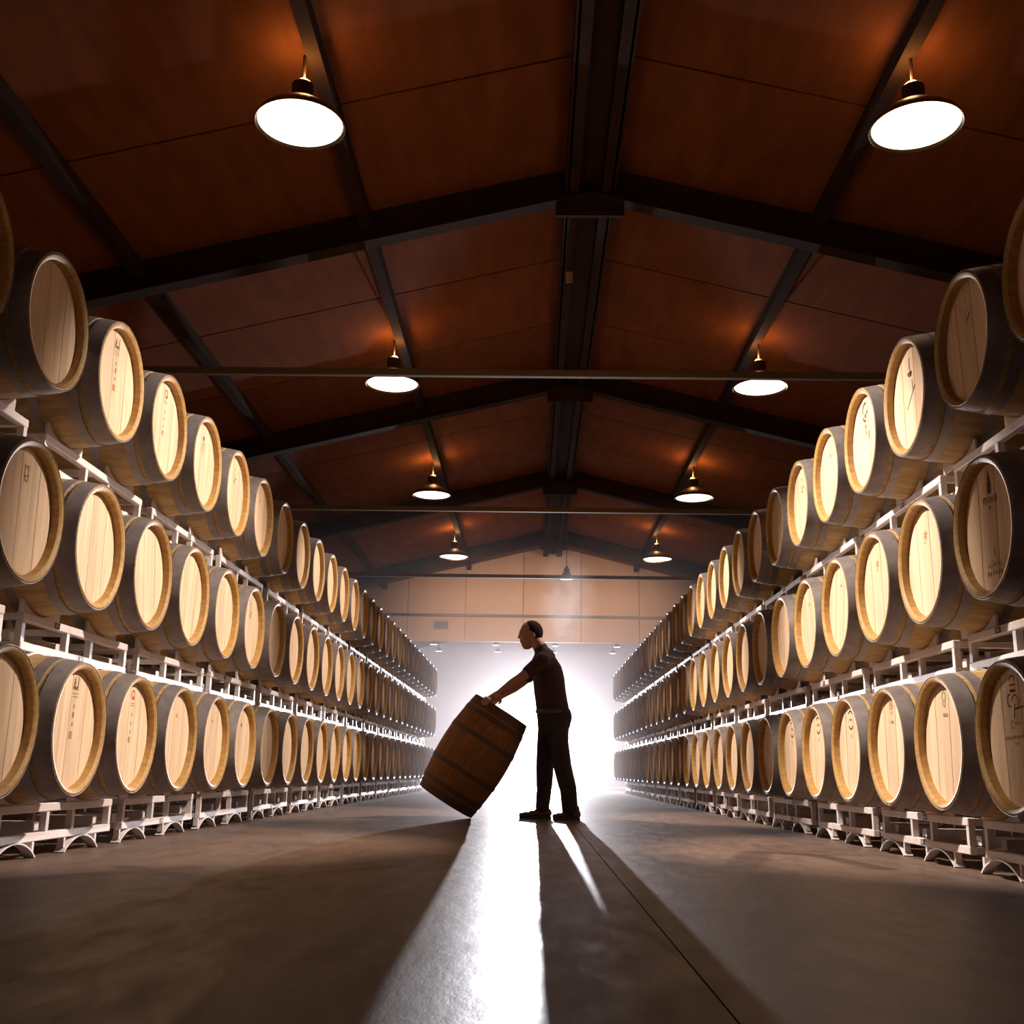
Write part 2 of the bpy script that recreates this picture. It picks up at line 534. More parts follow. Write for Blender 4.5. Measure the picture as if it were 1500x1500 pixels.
def barrel_meshes(L, R, H, staves=30, wood='stave', iron='hoop'):
    """body with a shallow groove between staves, chime recess at both ends; hoops; head boards"""
    rc = H - .028
    d = .046
    out = {}
    xs = [-L / 2 + L * i / 14 for i in range(15)]
    mb = MB()
    nseg = staves * 2
    prof = []
    ring = []
    for k in range(nseg):
        a = 2 * math.pi * k / nseg
        g = .0022 if k % 2 == 0 else 0
        col = [(x, prof_r(x, L, R, H) - g) for x in xs]
        ring.append((a, col))
    vs, fs = [], []
    m = len(xs)
    for a, col in ring:
        for x, r in col:
            vs.append((x, r * math.sin(a), r * math.cos(a)))
    for k in range(nseg):
        k2 = (k + 1) % nseg
        for i in range(m - 1):
            fs.append((k * m + i, k * m + i + 1, k2 * m + i + 1, k2 * m + i))
    mb.add(vs, fs)
    out['body'] = mb.mesh('barrel_body', wood, True)
    # chimes: end ring of stave ends with bevelled inner wall
    for sg, nm in ((1, 'chime'), (-1, 'chime_rear')):
        e = sg * L / 2
        p = [(e - sg * .004, H - .002), (e, H - .008), (e - sg * .003, H - .019), (e - sg * .012, rc), (e - sg * (d + .02), rc - .004)]
        out[nm] = MB().lathe_x(p, 48).mesh('barrel_' + nm, 'chime', True)
    hp = []
    for (a, b) in ((.078, .002), (.148, .100), (.335, .29)):
        x0, x1 = L / 2 - a * L / .95, L / 2 - b * L / .95
        for nm, s in (('f', 1), ('r', -1)):
            pr = []
            for j in range(5):
                x = x0 + (x1 - x0) * j / 4
                pr.append((s * x, prof_r(x, L, R, H) + .0035))
            pr += [(s * x1, prof_r(x1, L, R, H) - .002), (s * x0, prof_r(x0, L, R, H) - .002)]
            hp.append((nm, MB().lathe_x(pr, 48, True).mesh('hoop', iron, True)))
    out['hoops'] = hp
    hx = L / 2 - d
    rr = rc - .002
    hd = MB().lathe_x([(hx - .022, .0005), (hx - .022, rr), (hx - .002, rr), (hx, rr - .004), (hx, .0005)], 40)
    out['head'] = hd.mesh('barrel_head', 'head')
    hd = MB().lathe_x([(-hx + .022, .0005), (-hx + .022, rr), (-hx, rr), (-hx, .0005)], 32)
    out['head_rear'] = hd.mesh('barrel_head_rear', 'head')
    # boards of the front head
    boards = []
    ws = [.070, .088, .075, .092, .079, .068, .072]
    tot = sum(ws)
    y = -rr
    for i, wd in enumerate(ws):
        wd = wd * 2 * rr / tot
        a, b = y + .0003, y + wd - .0003
        y += wd
        a = max(a, -rr + .004)
        b = min(b, rr - .004)
        pts = []
        for j in range(7):
            t = a + (b - a) * j / 6
            pts.append((t, math.sqrt(max(rr * rr - t * t, 0))))
        poly = pts + [(p, -q) for p, q in reversed(pts)]
        off = (.0, .0012, -.0006, .0008, -.001, .0006, -.0003)[i]
        boards.append(MB().prism_x(poly, hx - .022, hx + off).mesh('head_board', 'head'))
    out['boards'] = boards
    out['hx'] = hx
    out['L'] = L
    return out


BM = barrel_meshes(BL, BR, BH)


# stamps printed on heads: flat ink shapes a fraction of a millimetre proud of the wood.
# coordinates: u across the head (as read by someone facing it), v up, in metres from its centre
def stamp_mesh(shapes, mat, hx):
    mb = MB()
    x = hx + .0022

    def P(u, v):
        return (x, u, v)        # local y is rightwards for a reader facing +x
    for sh in shapes:
        k = sh[0]
        if k == 'r':
            _, u, v, w, h, a = sh
            c, s = math.cos(a), math.sin(a)
            q = [(-w / 2, -h / 2), (w / 2, -h / 2), (w / 2, h / 2), (-w / 2, h / 2)]
            mb.add([P(u + c * i - s * j, v + s * i + c * j) for i, j in q], [(0, 1, 2, 3)])
        elif k == 'a':
            _, u, v, r, t, a0, a1 = sh
            n_ = 12
            vs = []
            for i in range(n_ + 1):
                a = math.radians(a0 + (a1 - a0) * i / n_)
                vs += [P(u + (r - t / 2) * math.cos(a), v + (r - t / 2) * math.sin(a)), P(u + (r + t / 2) * math.cos(a), v + (r + t / 2) * math.sin(a))]
            mb.add(vs, [(2 * i, 2 * i + 1, 2 * i + 3, 2 * i + 2) for i in range(n_)])
        elif k == 'd':
            _, u, v, r = sh
            mb.add([P(u + r * math.cos(2 * math.pi * i / 12), v + r * math.sin(2 * math.pi * i / 12)) for i in range(12)], [tuple(range(12))])
    return mb.mesh('stamp', mat)


def word(u, v, w, h, n_=7):
    rnd = random.Random(int(u * 1000 + v * 7777 + n_))
    out = []
    st = w / n_
    for i in range(n_):
        hh = h * rnd.choice((.7, 1, 1, .8))
        out.append(('r', u - w / 2 + st * (i + .25), v, st * .28, hh, 0))
        if rnd.random() < .7:
            out.append(('r', u - w / 2 + st * (i + .5), v + rnd.choice((-.4, .4, 0)) * h, st * .5, h * .22, 0))
    return out


STAMPS = {
    'crest': [('ink', [('a', 0, .205, .022, .006, 150, 390), ('r', -.014, .215, .006, .03, .2), ('r', .024, .226, .005, .03, -.3)] + word(0, .185, .065, .018, 5)),
              ('ink_soft', [('r', 0, .160, .062, .005, 0), ('r', 0, .145, .055, .005, 0)]),
              ('ink', [('r', 0, .10, .007, .02, -.1), ('r', 0, .018, .008, .016, 0)]),
              ('ink_red', [('r', 0, .062, .013, .026, 0)]),
              ('ink_soft', [('r', -.006, -.03, .034, .034, 0)])],
    'redcrest': [('ink_red', [('a', 0, .205, .022, .008, 0, 300), ('r', .012, .19, .018, .022, .4)]),
                 ('ink_soft', [('r', 0, .160, .055, .005, 0), ('r', 0, .148, .05, .005, 0), ('r', -.006, -.03, .028, .03, 0)]),
                 ('ink', [('r', 0, .10, .007, .02, -.1), ('r', 0, .055, .008, .016, 0), ('r', 0, .01, .007, .016, 0)])],
    'tower': [('ink', [('r', 0, .17, .036, .05, 0), ('r', 0, .205, .024, .03, 0), ('r', 0, .228, .008, .03, 0)] + word(.01, .118, .15, .032, 8) + [('d', 0, .085, .008)]),
              ('ink_soft', [('a', .02, -.125, .03, .006, 200, 340), ('r', .02, -.11, .01, .04, .2)]),
              ('ink', word(.015, -.16, .13, .012, 9) + word(.015, -.192, .15, .022, 6))],
    'script': [('ink', [('a', 0, .215, .026, .006, 20, 160), ('r', 0, .205, .052, .007, 0), ('r', 0, .182, .05, .012, 0), ('a', -.035, .145, .024, .006, 60, 300),
                        ('a', .012, .135, .03, .006, -60, 170), ('r', .04, .112, .085, .007, .06), ('r', .0, .10, .008, .06, -.3)]),
               ('ink_red', [('a', -.03, .05, .014, .004, 30, 330)] + word(.02, .052, .06, .012, 5)),
               ('ink', word(.0, .0, .22, .014, 14)), ('ink_soft', word(.0, -.026, .05, .012, 4))],
    'green': [('ink_green', [('a', 0, .21, .022, .009, 0, 360), ('a', 0, .178, .015, .008, 150, 390)]), ('ink', word(.015, .125, .06, .018, 4))],
    'tan': [('ink_soft', [('a', 0, .215, .022, .01, 0, 360), ('d', 0, .215, .008), ('a', 0, .182, .014, .006, 180, 360)]), ('ink', word(.008, .125, .05, .02, 3))],
    'seal': [('ink', [('a', 0, .175, .048, .011, 40, 140), ('a', 0, .165, .048, .011, 215, 325)] + word(0, .172, .062, .02, 5)), ('ink_soft', [('r', 0, .075, .018, .018, .4)])],
    'redseal': [('ink', [('a', 0, .18, .045, .014, 60, 190), ('a', 0, .165, .045, .013, 200, 280), ('r', .03, .165, .02, .022, .5)]),
                ('ink_red', [('d', .0, .15, .016)]), ('ink_soft', [('r', 0, .085, .03, .03, .2), ('r', .045, .03, .014, .04, 0), ('r', 0, .05, .025, .02, 0)])],
    'star': [('ink_red', [('r', 0, .17, .03, .012, .3), ('r', 0, .17, .03, .012, 1.35), ('r', 0, .17, .03, .012, 2.4)]),
             ('ink_soft', [('r', -.022, .118, .005, .075, -.45), ('r', 0, .11, .005, .085, -.45), ('r', .02, .1, .005, .07, -.45), ('r', .002, .13, .05, .005, .3)])],
    'zig': [('ink_soft', [('d', .0, .18, .01), ('r', -.016, .125, .006, .05, .6)]), ('ink', [('r', .012, .10, .006, .05, -.5), ('r', .03, .115, .03, .006, .4), ('r', .0, .085, .04, .006, -.4)])],
    'chalk': [('chalk', [('a', 0, .19, .026, .007, 0, 360), ('r', -.028, .178, .007, .05, .2)]), ('ink', [('r', .015, .105, .05, .009, .5)])],
    'anchor': [('ink', [('r', 0, .175, .009, .07, 0), ('r', 0, .13, .05, .012, 0), ('r', -.018, .12, .03, .01, -.7), ('r', .018, .12, .03, .01, .7), ('d', .01, .118, .012)]),
               ('ink_soft', [('r', .03, .055, .012, .06, .2)]), ('ink', [('r', .0, .0, .006, .16, -.9)])],
    'faint': [('ink_soft', [('r', -.012, .165, .006, .07, 0), ('r', .016, .165, .006, .07, 0), ('r', 0, .19, .04, .006, 0), ('r', 0, .15, .045, .006, .2), ('r', 0, .13, .03, .006, -.3)])],
    'smallstar': [('ink_soft', [('r', 0, .13, .05, .007, .3), ('r', 0, .13, .05, .007, 1.35), ('r', 0, .13, .05, .007, 2.4), ('r', -.01, .095, .02, .006, 0)])],
    'dot': [('ink', [('d', -.01, .14, .013)])],
    'knot': [('ink_soft', [('d', -.005, .135, .011), ('r', .012, .128, .02, .006, 0)])],
}
STAMP_CACHE = {}


def add_stamp(b, key):
    for mat, shapes in STAMPS[key]:
        ck = (key, mat, repr(shapes))
        if ck not in STAMP_CACHE:
            STAMP_CACHE[ck] = stamp_mesh(shapes, mat, BM['hx'])
        put('stamp', STAMP_CACHE[ck], b)


ROWS = {   # side sign, tier, first barrel y
    'LB': (-1, 0, 4.30), 'LM': (-1, 1, 4.32), 'LT': (-1, 2, 4.36),
    'RB': (1, 0, 4.36), 'RM': (1, 1, 4.42), 'RT': (1, 2, 4.47)}
PITCHY = .745
XC = {-1: -2.087 - BL / 2, 1: 1.876 + BL / 2}
ZC = [.594, 1.4565, 2.319]
RACK_Y = {-1: 5.52, 1: 6.10}
NRACK = {-1: (-1, 13), 1: (-2, 13)}
SIDE_TXT = {-1: 'the row the man faces', 1: 'the row behind the man'}
TIER_TXT = ['bottom tier', 'middle tier', 'top tier']
MARKED = {
    ('LB', 1): ('crest', 'oak barrel with dark crest stamp, bottom tier of the row the man faces'),
    ('LB', 2): ('redcrest', 'bright oak barrel with faint red crest stamp, bottom tier of the row the man faces'),
    ('LB', 0): (None, 'plain oak barrel beside the dark crest barrel, bottom tier of the row the man faces'),
    ('LB', 3): ('knot', 'oak barrel with tiny mark beside the red crest barrel, bottom tier facing the man'),
    ('LB', 4): ('knot', 'oak barrel with tiny mark beside the dark-knotted barrel, bottom tier facing the man'),
    ('LM', 1): (None, 'plain oak barrel beside the weathered dim barrel, middle tier of the row the man faces'),
    ('LM', 4): (None, 'plain oak barrel beside the crooked-mark barrel, middle tier of the row the man faces'),
    ('LT', 0): (None, 'dim plain oak barrel beside the crest barrel, top tier of the row the man faces'),
    ('LB', 5): ('dot', 'oak barrel with one dark round knot, bottom tier of the row the man faces'),
    ('LM', 0): ('faint', 'dim oak barrel with faint grey stamp and weathered boards, middle tier facing the man'),
    ('LM', 5): ('zig', 'oak barrel with a small crooked mark, middle tier of the row the man faces'),
    ('LT', 1): ('crest', 'oak barrel with dark crest stamp, top tier of the row the man faces'),
    ('LT', 2): ('redcrest', 'oak barrel with orange red crest stamp, top tier of the row the man faces'),
    ('LT', 3): ('star', 'oak barrel with red star over strokes, top tier of the row the man faces'),
    ('LT', 4): ('zig', 'oak barrel with zigzag scribble on its head, top tier of the row the man faces'),
    ('LT', 5): ('knot', 'oak barrel with tiny mark beside the scribbled barrel, top tier facing the man'),
    ('RB', 0): ('script', "oak barrel with crown and script stamp, bottom tier of the row behind the man"),
    ('RB', 1): ('green', "oak barrel with greenish oval stamp, bottom tier of the row behind the man"),
    ('RB', 2): ('tan', "oak barrel with pale tan oval stamp, bottom tier of the row behind the man"),
    ('RB', 3): ('seal', "bright oak barrel with round brown seal, bottom tier of the row behind the man"),
    ('RB', 4): ('seal', "bright oak barrel with round brown seal, bottom tier of the row behind the man"),
    ('RB', 5): ('seal', "bright oak barrel with round brown seal, bottom tier of the row behind the man"),
    ('RM', 0): ('tower', "oak barrel with tower stamp and lettering, middle tier of the row behind the man"),
    ('RM', 1): ('smallstar', 'oak barrel with faint star beside the tower-stamped barrel, middle tier behind the man'),
    ('RM', 2): ('smallstar', 'second oak barrel with faint star from the tower-stamped one, middle tier behind the man'),
    ('RM', 3): ('knot', None), ('RM', 4): ('knot', None),
    ('RT', 0): ('chalk', "shadowed oak barrel with a chalk ring, top tier of the row behind the man"),
    ('RT', 1): ('anchor', "oak barrel with anchor-like mark and slanting line, top tier of the row behind the man"),
    ('RT', 2): ('redseal', "oak barrel with broken dark red seal, top tier of the row behind the man"),
    ('RT', 3): ('knot', 'oak barrel with tiny mark beside the red-sealed barrel, top tier behind the man'),
    ('RT', 4): ('zig', 'oak barrel with zigzag scribble, top tier of the row behind the man'),
}


def pool(y):
    return ('in strong lamplight' if y < 8.2 else 'in dim shade' if y < 9.9 else
            'in softer lamplight' if y < 13.2 else 'in hazy dark')


rnd = random.Random(3)
for rk, (sg, tier, y0) in ROWS.items():
    a, b = NRACK[sg]
    # barrel indices carried by the racks: pair nearest each rack centre
    i0 = -1 if sg < 0 else 0
    base = RACK_Y[sg] + 1.49 * a
    first = round((base - .3725 - y0) / PITCHY)
    for i in range(first, first + 2 * (b - a)):
        y = y0 + PITCHY * i
        key = MARKED.get((rk, i))
        near = y < 8.3
        mid = y < 15
        lab = key[1] if key and key[1] else 'plain oak barrel %s, %s of %s' % (pool(y), TIER_TXT[tier], SIDE_TXT[sg])
        t = thing('wine_barrel', lab, 'barrel', (XC[sg], y, ZC[tier]), 0, 'barrels on the %s of %s' % (TIER_TXT[tier], SIDE_TXT[sg]))
        roll = rnd.uniform(-.06, .06) if key and key[1] else rnd.uniform(-.25, .25)
        t.rotation_euler = (roll, 0, 0 if sg < 0 else math.pi)
        put('body', BM['body'], t)
        put('chime', BM['chime'], t)
        if near:
            for hb in BM['boards']:
                put('head_board', hb, t)
        else:
            put('head', BM['head'], t)
        for nm, hm in BM['hoops']:
            if nm == 'f' or near:
                put('hoop', hm, t)
        if mid:
            put('chime', BM['chime_rear'], t)
            put('head', BM['head_rear'], t)
        if key and key[0]:
            add_stamp(t, key[0])


# ------------------------------------------------------------------ racks
def rack_meshes(off):
    """two-barrel rack, local x in depth (+x to the aisle), y along the row; off = barrels' shift from the rack centre"""
    parts = []
    W = .655
    ysad = (off - .3725, off + .3725)
    for sx in (1, -1):
        xa, xb = sx * .21 - .02, sx * .21 + .02
        parts.append(('top_rail', MB().box(xa, xb, -W, W, .208, .248).mesh('top_rail', 'rack', bevel=.004)))
        parts.append(('bottom_rail', MB().box(xa, xb, -W, W, .075, .115).mesh('bottom_rail', 'rack', bevel=.004)))
        for yp in (-W + .018, -.15, .15, W - .018):
            parts.append(('post', MB().box(xa + .004, xb - .004, yp - .016, yp + .016, .113, .21).mesh('post', 'rack')))
        for yc in ysad:
            # saddle plate with horns that cradles the barrel above
            wv, rr = .195, .3415
            arc = []
            for q in range(-8, 9):
                u = wv * q / 8
                arc.append((yc + u, .594 - math.sqrt(rr * rr - u * u)))
            poly = [(yc - wv - .012, .242), (yc + wv + .012, .242), (yc + wv + .012, arc[-1][1] - .012), (yc + wv + .006, arc[-1][1] - .002)] + arc[::-1] + [(yc - wv - .006, arc[0][1] - .002), (yc - wv - .012, arc[0][1] - .012)]
            poly = [(p, max(q_, .2425)) for p, q_ in poly]
            parts.append(('saddle', MB().prism_x(poly, sx * .21 - .006, sx * .21 + .006).mesh('saddle', 'rack')))
            # arched foot that sits on the floor or on the barrel below
            wv, rr = .208, .342
            pts = []
            for q in range(-8, 9):
                u = wv * q / 8
                pts.append((yc + u, math.sqrt(rr * rr - u * u) - rr + .0735))
            pts = [(pts[0][0] - .0, 0.0)] + pts[1:-1] + [(pts[-1][0], 0.0)]
            parts.append(('arched_foot', MB().strip_x(pts, sx * .21 - .026, sx * .21 + .026, .008).mesh('arched_foot', 'rack')))
            for e_ in (-1, 1):
                yy = yc + e_ * .196
                parts.append(('foot_post', MB().box(sx * .21 - .016, sx * .21 + .016, yy - .011, yy + .011, .026, .076).mesh('foot_post', 'rack')))
    for yp in (-W + .02, 0, W - .02):
        parts.append(('cross_rail', MB().box(-.19, .19, yp - .018, yp + .018, .212, .244).mesh('cross_rail', 'rack')))
        parts.append(('cross_rail', MB().box(-.19, .19, yp - .018, yp + .018, .079, .111).mesh('cross_rail', 'rack')))
    for yp in (-W + .05, W - .05, off - .02):
        parts.append(('fork_tube', MB().box(-.16, .16, yp - .03, yp + .03, .117, .16).mesh('fork_tube', 'rack')))
    plate = MB().box(.2302, .2325, -.028, .028, .214, .242).mesh('rail_plate', 'plate')
    pr = MB()
    for i, (yy, zz, ww) in enumerate(((-.004, .234, .034), (.002, .228, .040), (-.006, .222, .028))):
        pr.box(.2325, .2328, yy - ww / 2, yy + ww / 2, zz - .0016, zz + .0016)
    pm = pr.mesh('plate_print', 'plate_print')
    return parts, plate, pm


RACK_TXT = ['white steel rack %s, on the floor under %s', 'white steel rack %s, under the middle tier of %s',
            'white steel rack %s, under the top tier of %s']
for rk, (sg, tier, y0) in ROWS.items():
    a, b = NRACK[sg]
    base = RACK_Y[sg] + 1.49 * a
    first = round((base - .3725 - y0) / PITCHY)
    off = (y0 + PITCHY * (first + .5)) - base
    parts, plate, pm = rack_meshes(off if sg < 0 else -off)
    whole = None
    for nk in range(a, b):
        y = RACK_Y[sg] + 1.49 * nk
        t = thing('barrel_rack', RACK_TXT[tier] % (pool(y), SIDE_TXT[sg]), 'rack', (XC[sg], y, ZC[tier] - .594), 0 if sg < 0 else math.pi,
                  'racks under the %s of %s' % (TIER_TXT[tier], SIDE_TXT[sg]))
        if y < 16:
            for nm, me in parts:
                put(nm, me, t)
        else:
            if whole is None:
                mb = MB()
                for nm, me in parts:
                    mb.add([v.co for v in me.vertices], [tuple(p.vertices) for p in me.polygons])
                whole = mb.mesh('rack_frame', 'rack')
            put('frame', whole, t)
        if nk <= 3 and (nk + tier) % 2 == (0 if sg > 0 else 1):
            p = put('rail_plate', plate, t, (0, .08 if tier != 1 else -.3, 0))
            put('plate_print', pm, p)
            p = put('rail_plate', plate, t, (0, .02, -.131))
            put('plate_print', pm, p)


# ------------------------------------------------------------------ pendant lamps
def lamp_meshes(r, drop):
    sh = [(r, 0), (r + .004, .004), (r * .93, .05), (r * .62, .125), (r * .34, .17), (r * .26, .20), (r * .24, .20), (r * .32, .162), (r * .59, .118), (r * .91, .045), (r - .008, .004)]
    o = {'shade': MB().lathe_z(sh, 40, closed=True).mesh('shade', 'shade', True)}
    o['glass'] = MB().lathe_z([(.0005, .012), (r * .6, .014), (r - .012, .02), (r - .03, .03), (.0005, .03)], 40).mesh('glass', 'glow', True)
    o['ballast'] = MB().lathe_z([(.0005, .19), (r * .25, .19), (r * .25, .30), (r * .15, .33), (.0005, .33)], 20).mesh('ballast', 'shade', True)
    o['rod'] = MB().tube([(0, 0, .32), (0, 0, drop)], .012, 8).mesh('rod', 'shade')
    return o


LZ = 4.535
LAMP_X = {-1: -1.56, 1: 2.46}
ORD = ['fourth', 'third', 'second', 'first']
POWER = [1.0, .75, .10, .06]
for k in range(4):
    for sg in (-1, 1):
        lx = LAMP_X[sg]
        ly = 6.2358 + BAY * k
        lm = lamp_meshes(.292, roof_z(lx) - .10 - LZ)
        t = thing('pendant_lamp', 'round pendant lamp, %s from the far wall, over %s' % (ORD[k], SIDE_TXT[sg]), 'lamp', (lx, ly, LZ), 0, 'pendant lamps along the aisle')
        for nm in ('shade', 'glass', 'ballast', 'rod'):
            put(nm, lm[nm], t)
        L_ = add_light('pendant_beam', 'SPOT', (lx, ly, LZ - .03), BEAM_W * POWER[k], (1.0, .83, .68),
                       spot_size=math.radians(49), spot_blend=.6, shadow_soft_size=.10)
        aim(L_, (1.876 if sg < 0 else -2.087, ly + .25, 1.45))
        if k == 3:          # the last pair is turned to the boarded end wall
            L_.data.energy = BEAM_W * .16
            L_.data.spot_size = math.radians(85)
            L_.data.spot_blend = 1.0
            aim(L_, (lx * .45, Y_HEAD, 3.9))
        add_light('pendant_glow', 'POINT', (lx - sg * .02, ly, LZ + .37), LEAK_W * (1, 1.2, 2.0, 2.0)[k], (1.0, .55, .2), shadow_soft_size=.05)

for i, x in enumerate((-2.74, -.99, .65, 2.38)):
    for j, y in enumerate((30.0, 31.7)):
        t = thing('small_pendant_lamp', 'tiny lit pendant lamp in the haze beyond the far boarded wall', 'lamp', (x, y, 3.85), 0, 'lamps of the hall beyond')
        put('shade', MB().lathe_z([(.11, 0), (.115, .01), (.04, .09), (.02, .1), (.018, .1), (.035, .08), (.10, .006)], 16, closed=True).mesh('small_shade', 'shade', True), t)
        put('glass', MB().lathe_z([(.0005, .004), (.10, .006), (.09, .016), (.0005, .016)], 16).mesh('small_glass', 'glow_far'), t)
        put('rod', MB().tube([(0, 0, .09), (0, 0, roof_z(x) + .04 - 3.85)], .008, 6).mesh('small_rod', 'shade'), t)

# hook hanging from the ridge in front of the far wall
hk = thing('hanging_hook', 'small dark hook block on a cable under the ridge, before the far wall', 'hook', (.62, 19.2, 3.86))
put('cable', MB().tube([(0, 0, .2), (0, 0, APEX - .27 - 3.86)], .007, 6).mesh('cable', 'black'), hk)
put('block', MB().lathe_z([(.0005, -.02), (.12, -.02), (.12, .02), (.06, .10), (.05, .16), (.02, .21), (.0005, .21)], 16).mesh('block', 'black', True), hk)

# ------------------------------------------------------------------ floodlight behind the man
fl = thing('floodlight', 'bright floodlight on a stand shining through the haze behind the man', 'floodlight', (BACK_POS.x, BACK_POS.y, 0))
hz = BACK_POS.z
put('reflector', MB().add(*(lambda t: ([(p[1], -p[0], p[2] + hz) for p in t.v], t.f))(
    MB().lathe_x([(.09, .15), (.095, .15), (-.05, .09), (-.2, .085), (-.21, .0005), (-.2, .0005), (-.19, .07), (-.04, .08)], 28))).mesh('reflector', 'black', True), fl)
put('bulb', MB().ball((0, -.02, hz), .07, u=20, v=12).mesh('bulb', 'flood', True), fl)
put('pole', MB().tube([(0, .1, .55), (0, .1, hz - .07)], .014, 10).mesh('pole', 'black'), fl)
put('yoke', MB().box(-.02, .02, .08, .12, hz - .1, hz - .06).mesh('yoke', 'black'), fl)
for q in range(3):
    a = 2 * math.pi * q / 3 + .5
    put('leg', MB().tube([(0, .1, .6), (.45 * math.cos(a), .1 + .45 * math.sin(a), .012)], .011, 8).mesh('leg', 'black'), fl)


# ------------------------------------------------------------------ the tipped barrel
TB = barrel_meshes(1.0, .345, .285, 30, 'stave_shaded', 'hoop_shaded')
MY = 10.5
t = thing('tipped_barrel', 'dark oak barrel tipped on its rim under the man\'s hands', 'barrel', (0, 0, 0))  # same oak as the other barrels, dark only from the shade in its colour
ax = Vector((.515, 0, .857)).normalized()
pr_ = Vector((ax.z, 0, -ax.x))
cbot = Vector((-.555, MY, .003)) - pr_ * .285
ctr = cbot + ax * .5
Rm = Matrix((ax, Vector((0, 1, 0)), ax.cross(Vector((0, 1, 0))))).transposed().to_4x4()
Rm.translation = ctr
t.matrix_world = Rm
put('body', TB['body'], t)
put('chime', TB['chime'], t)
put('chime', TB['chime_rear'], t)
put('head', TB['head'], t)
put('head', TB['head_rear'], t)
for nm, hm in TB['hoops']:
    put('hoop', hm, t)
TIP_TOP = ctr + ax * .5


# ------------------------------------------------------------------ the man
def mapz(z):
    return (z - .025) / (1.868 - .025) * 1.875


def W3(x, z, y):
    return Vector((x * 1.0145, MY + y, mapz(z)))


def limb(mb, pts, rs, u=14):
    """tapered chain of overlapping balls and cone pieces"""
    pts = [Vector(p) for p in pts]
    for i in range(len(pts) - 1):
        a, b = pts[i], pts[i + 1]
        d = (b - a)
        steps = max(2, int(d.length / (min(rs[i], rs[i + 1]) * .45)))
        for k in range(steps + 1):
            f = k / steps
            r = rs[i] + (rs[i + 1] - rs[i]) * f
            mb.ball(a + d * f, r, u=u, v=8)
    return mb


def ellip_stack(mb, rows):
    """rows of (x, z, y, rx, ry): stacked flattened balls, interpolated"""
    for i in range(len(rows) - 1):
        A, B = rows[i], rows[i + 1]
        for k in range(6):
            f = k / 5
            x, z, y, rx, ry = [A[j] + (B[j] - A[j]) * f for j in range(5)]
            mb.ball(W3(x, z, y), rx, ry, .055, u=20, v=8)
    return mb


def fused(name, mb, mat, voxel, smooth_it):
    me = bpy.data.meshes.new(name + '_raw')
    me.from_pydata(mb.v, [], mb.f)
    o = bpy.data.objects.new(name + '_raw', me)
    COL.objects.link(o)
    m1 = o.modifiers.new('r', 'REMESH')
    m1.mode = 'VOXEL'
    m1.voxel_size = voxel
    m1.use_smooth_shade = True
    if smooth_it:
        m2 = o.modifiers.new('s', 'SMOOTH')
        m2.iterations = smooth_it
        m2.factor = .5
    dg = bpy.context.evaluated_depsgraph_get()
    out = bpy.data.meshes.new_from_object(o.evaluated_get(dg))
    out.name = name
    bpy.data.objects.remove(o)
    bpy.data.meshes.remove(me)
    out.materials.clear()
    out.materials.append(MAT[mat])
    return out


man = thing('person', 'man in dark maroon shirt and trousers leaning to tip a barrel', 'person', (.24, MY, 0))
IM = Matrix.Translation((-.24, -MY, 0))


def part(name, me, parent=man):
    me.transform(IM)
    return put(name, me, parent)


# skin: head, neck, trunk core, arms, hands, legs in one surface
mb = MB()
RH = Matrix.Rotation(.30, 3, 'Y').to_3x3()         # head bowed towards -x
RHn = Matrix.Rotation(-.30, 3, 'Y').to_3x3()
mb.ball(W3(-.008, 1.757, 0), .104, .078, .112, RHn, 24, 16)        # skull
mb.ball(W3(-.035, 1.725, 0), .088, .068, .105, RHn, 20, 14)        # face
mb.ball(W3(-.045, 1.650, 0), .058, .050, .062, RHn, 16, 12)        # jaw
mb.ball(W3(-.062, 1.612, 0), .026, .026, .022, None, 12, 8)        # chin
mb.ball(W3(-.103, 1.755, 0), .022, .052, .016, None, 12, 8)        # brow
limb(mb, [W3(-.112, 1.742, 0), W3(-.122, 1.708, 0)], [.010, .016], 10)   # nose
mb.ball(W3(-.115, 1.701, .012), .010, u=8, v=6)
mb.ball(W3(-.115, 1.701, -.012), .010, u=8, v=6)
mb.ball(W3(-.105, 1.672, 0), .014, .026, .008, None, 12, 6)        # lips
mb.ball(W3(-.100, 1.658, 0), .013, .023, .008, None, 12, 6)
for s in (-1, 1):
    mb.ball(W3(.012, 1.722, s * .079), .022, .010, .034, RHn, 12, 8)     # ears
    mb.ball(W3(-.075, 1.700, s * .045), .03, .022, .026, None, 10, 8)    # cheeks
limb(mb, [W3(.024, 1.70, 0), W3(.082, 1.61, 0), W3(.13, 1.52, 0)], [.064, .068, .080])
ellip_stack(mb, [(.125, 1.49, 0, .085, .15), (.16, 1.36, 0, .118, .155), (.18, 1.20, 0, .12, .14), (.205, 1.05, 0, .125, .15), (.215, .95, 0, .13, .155)])
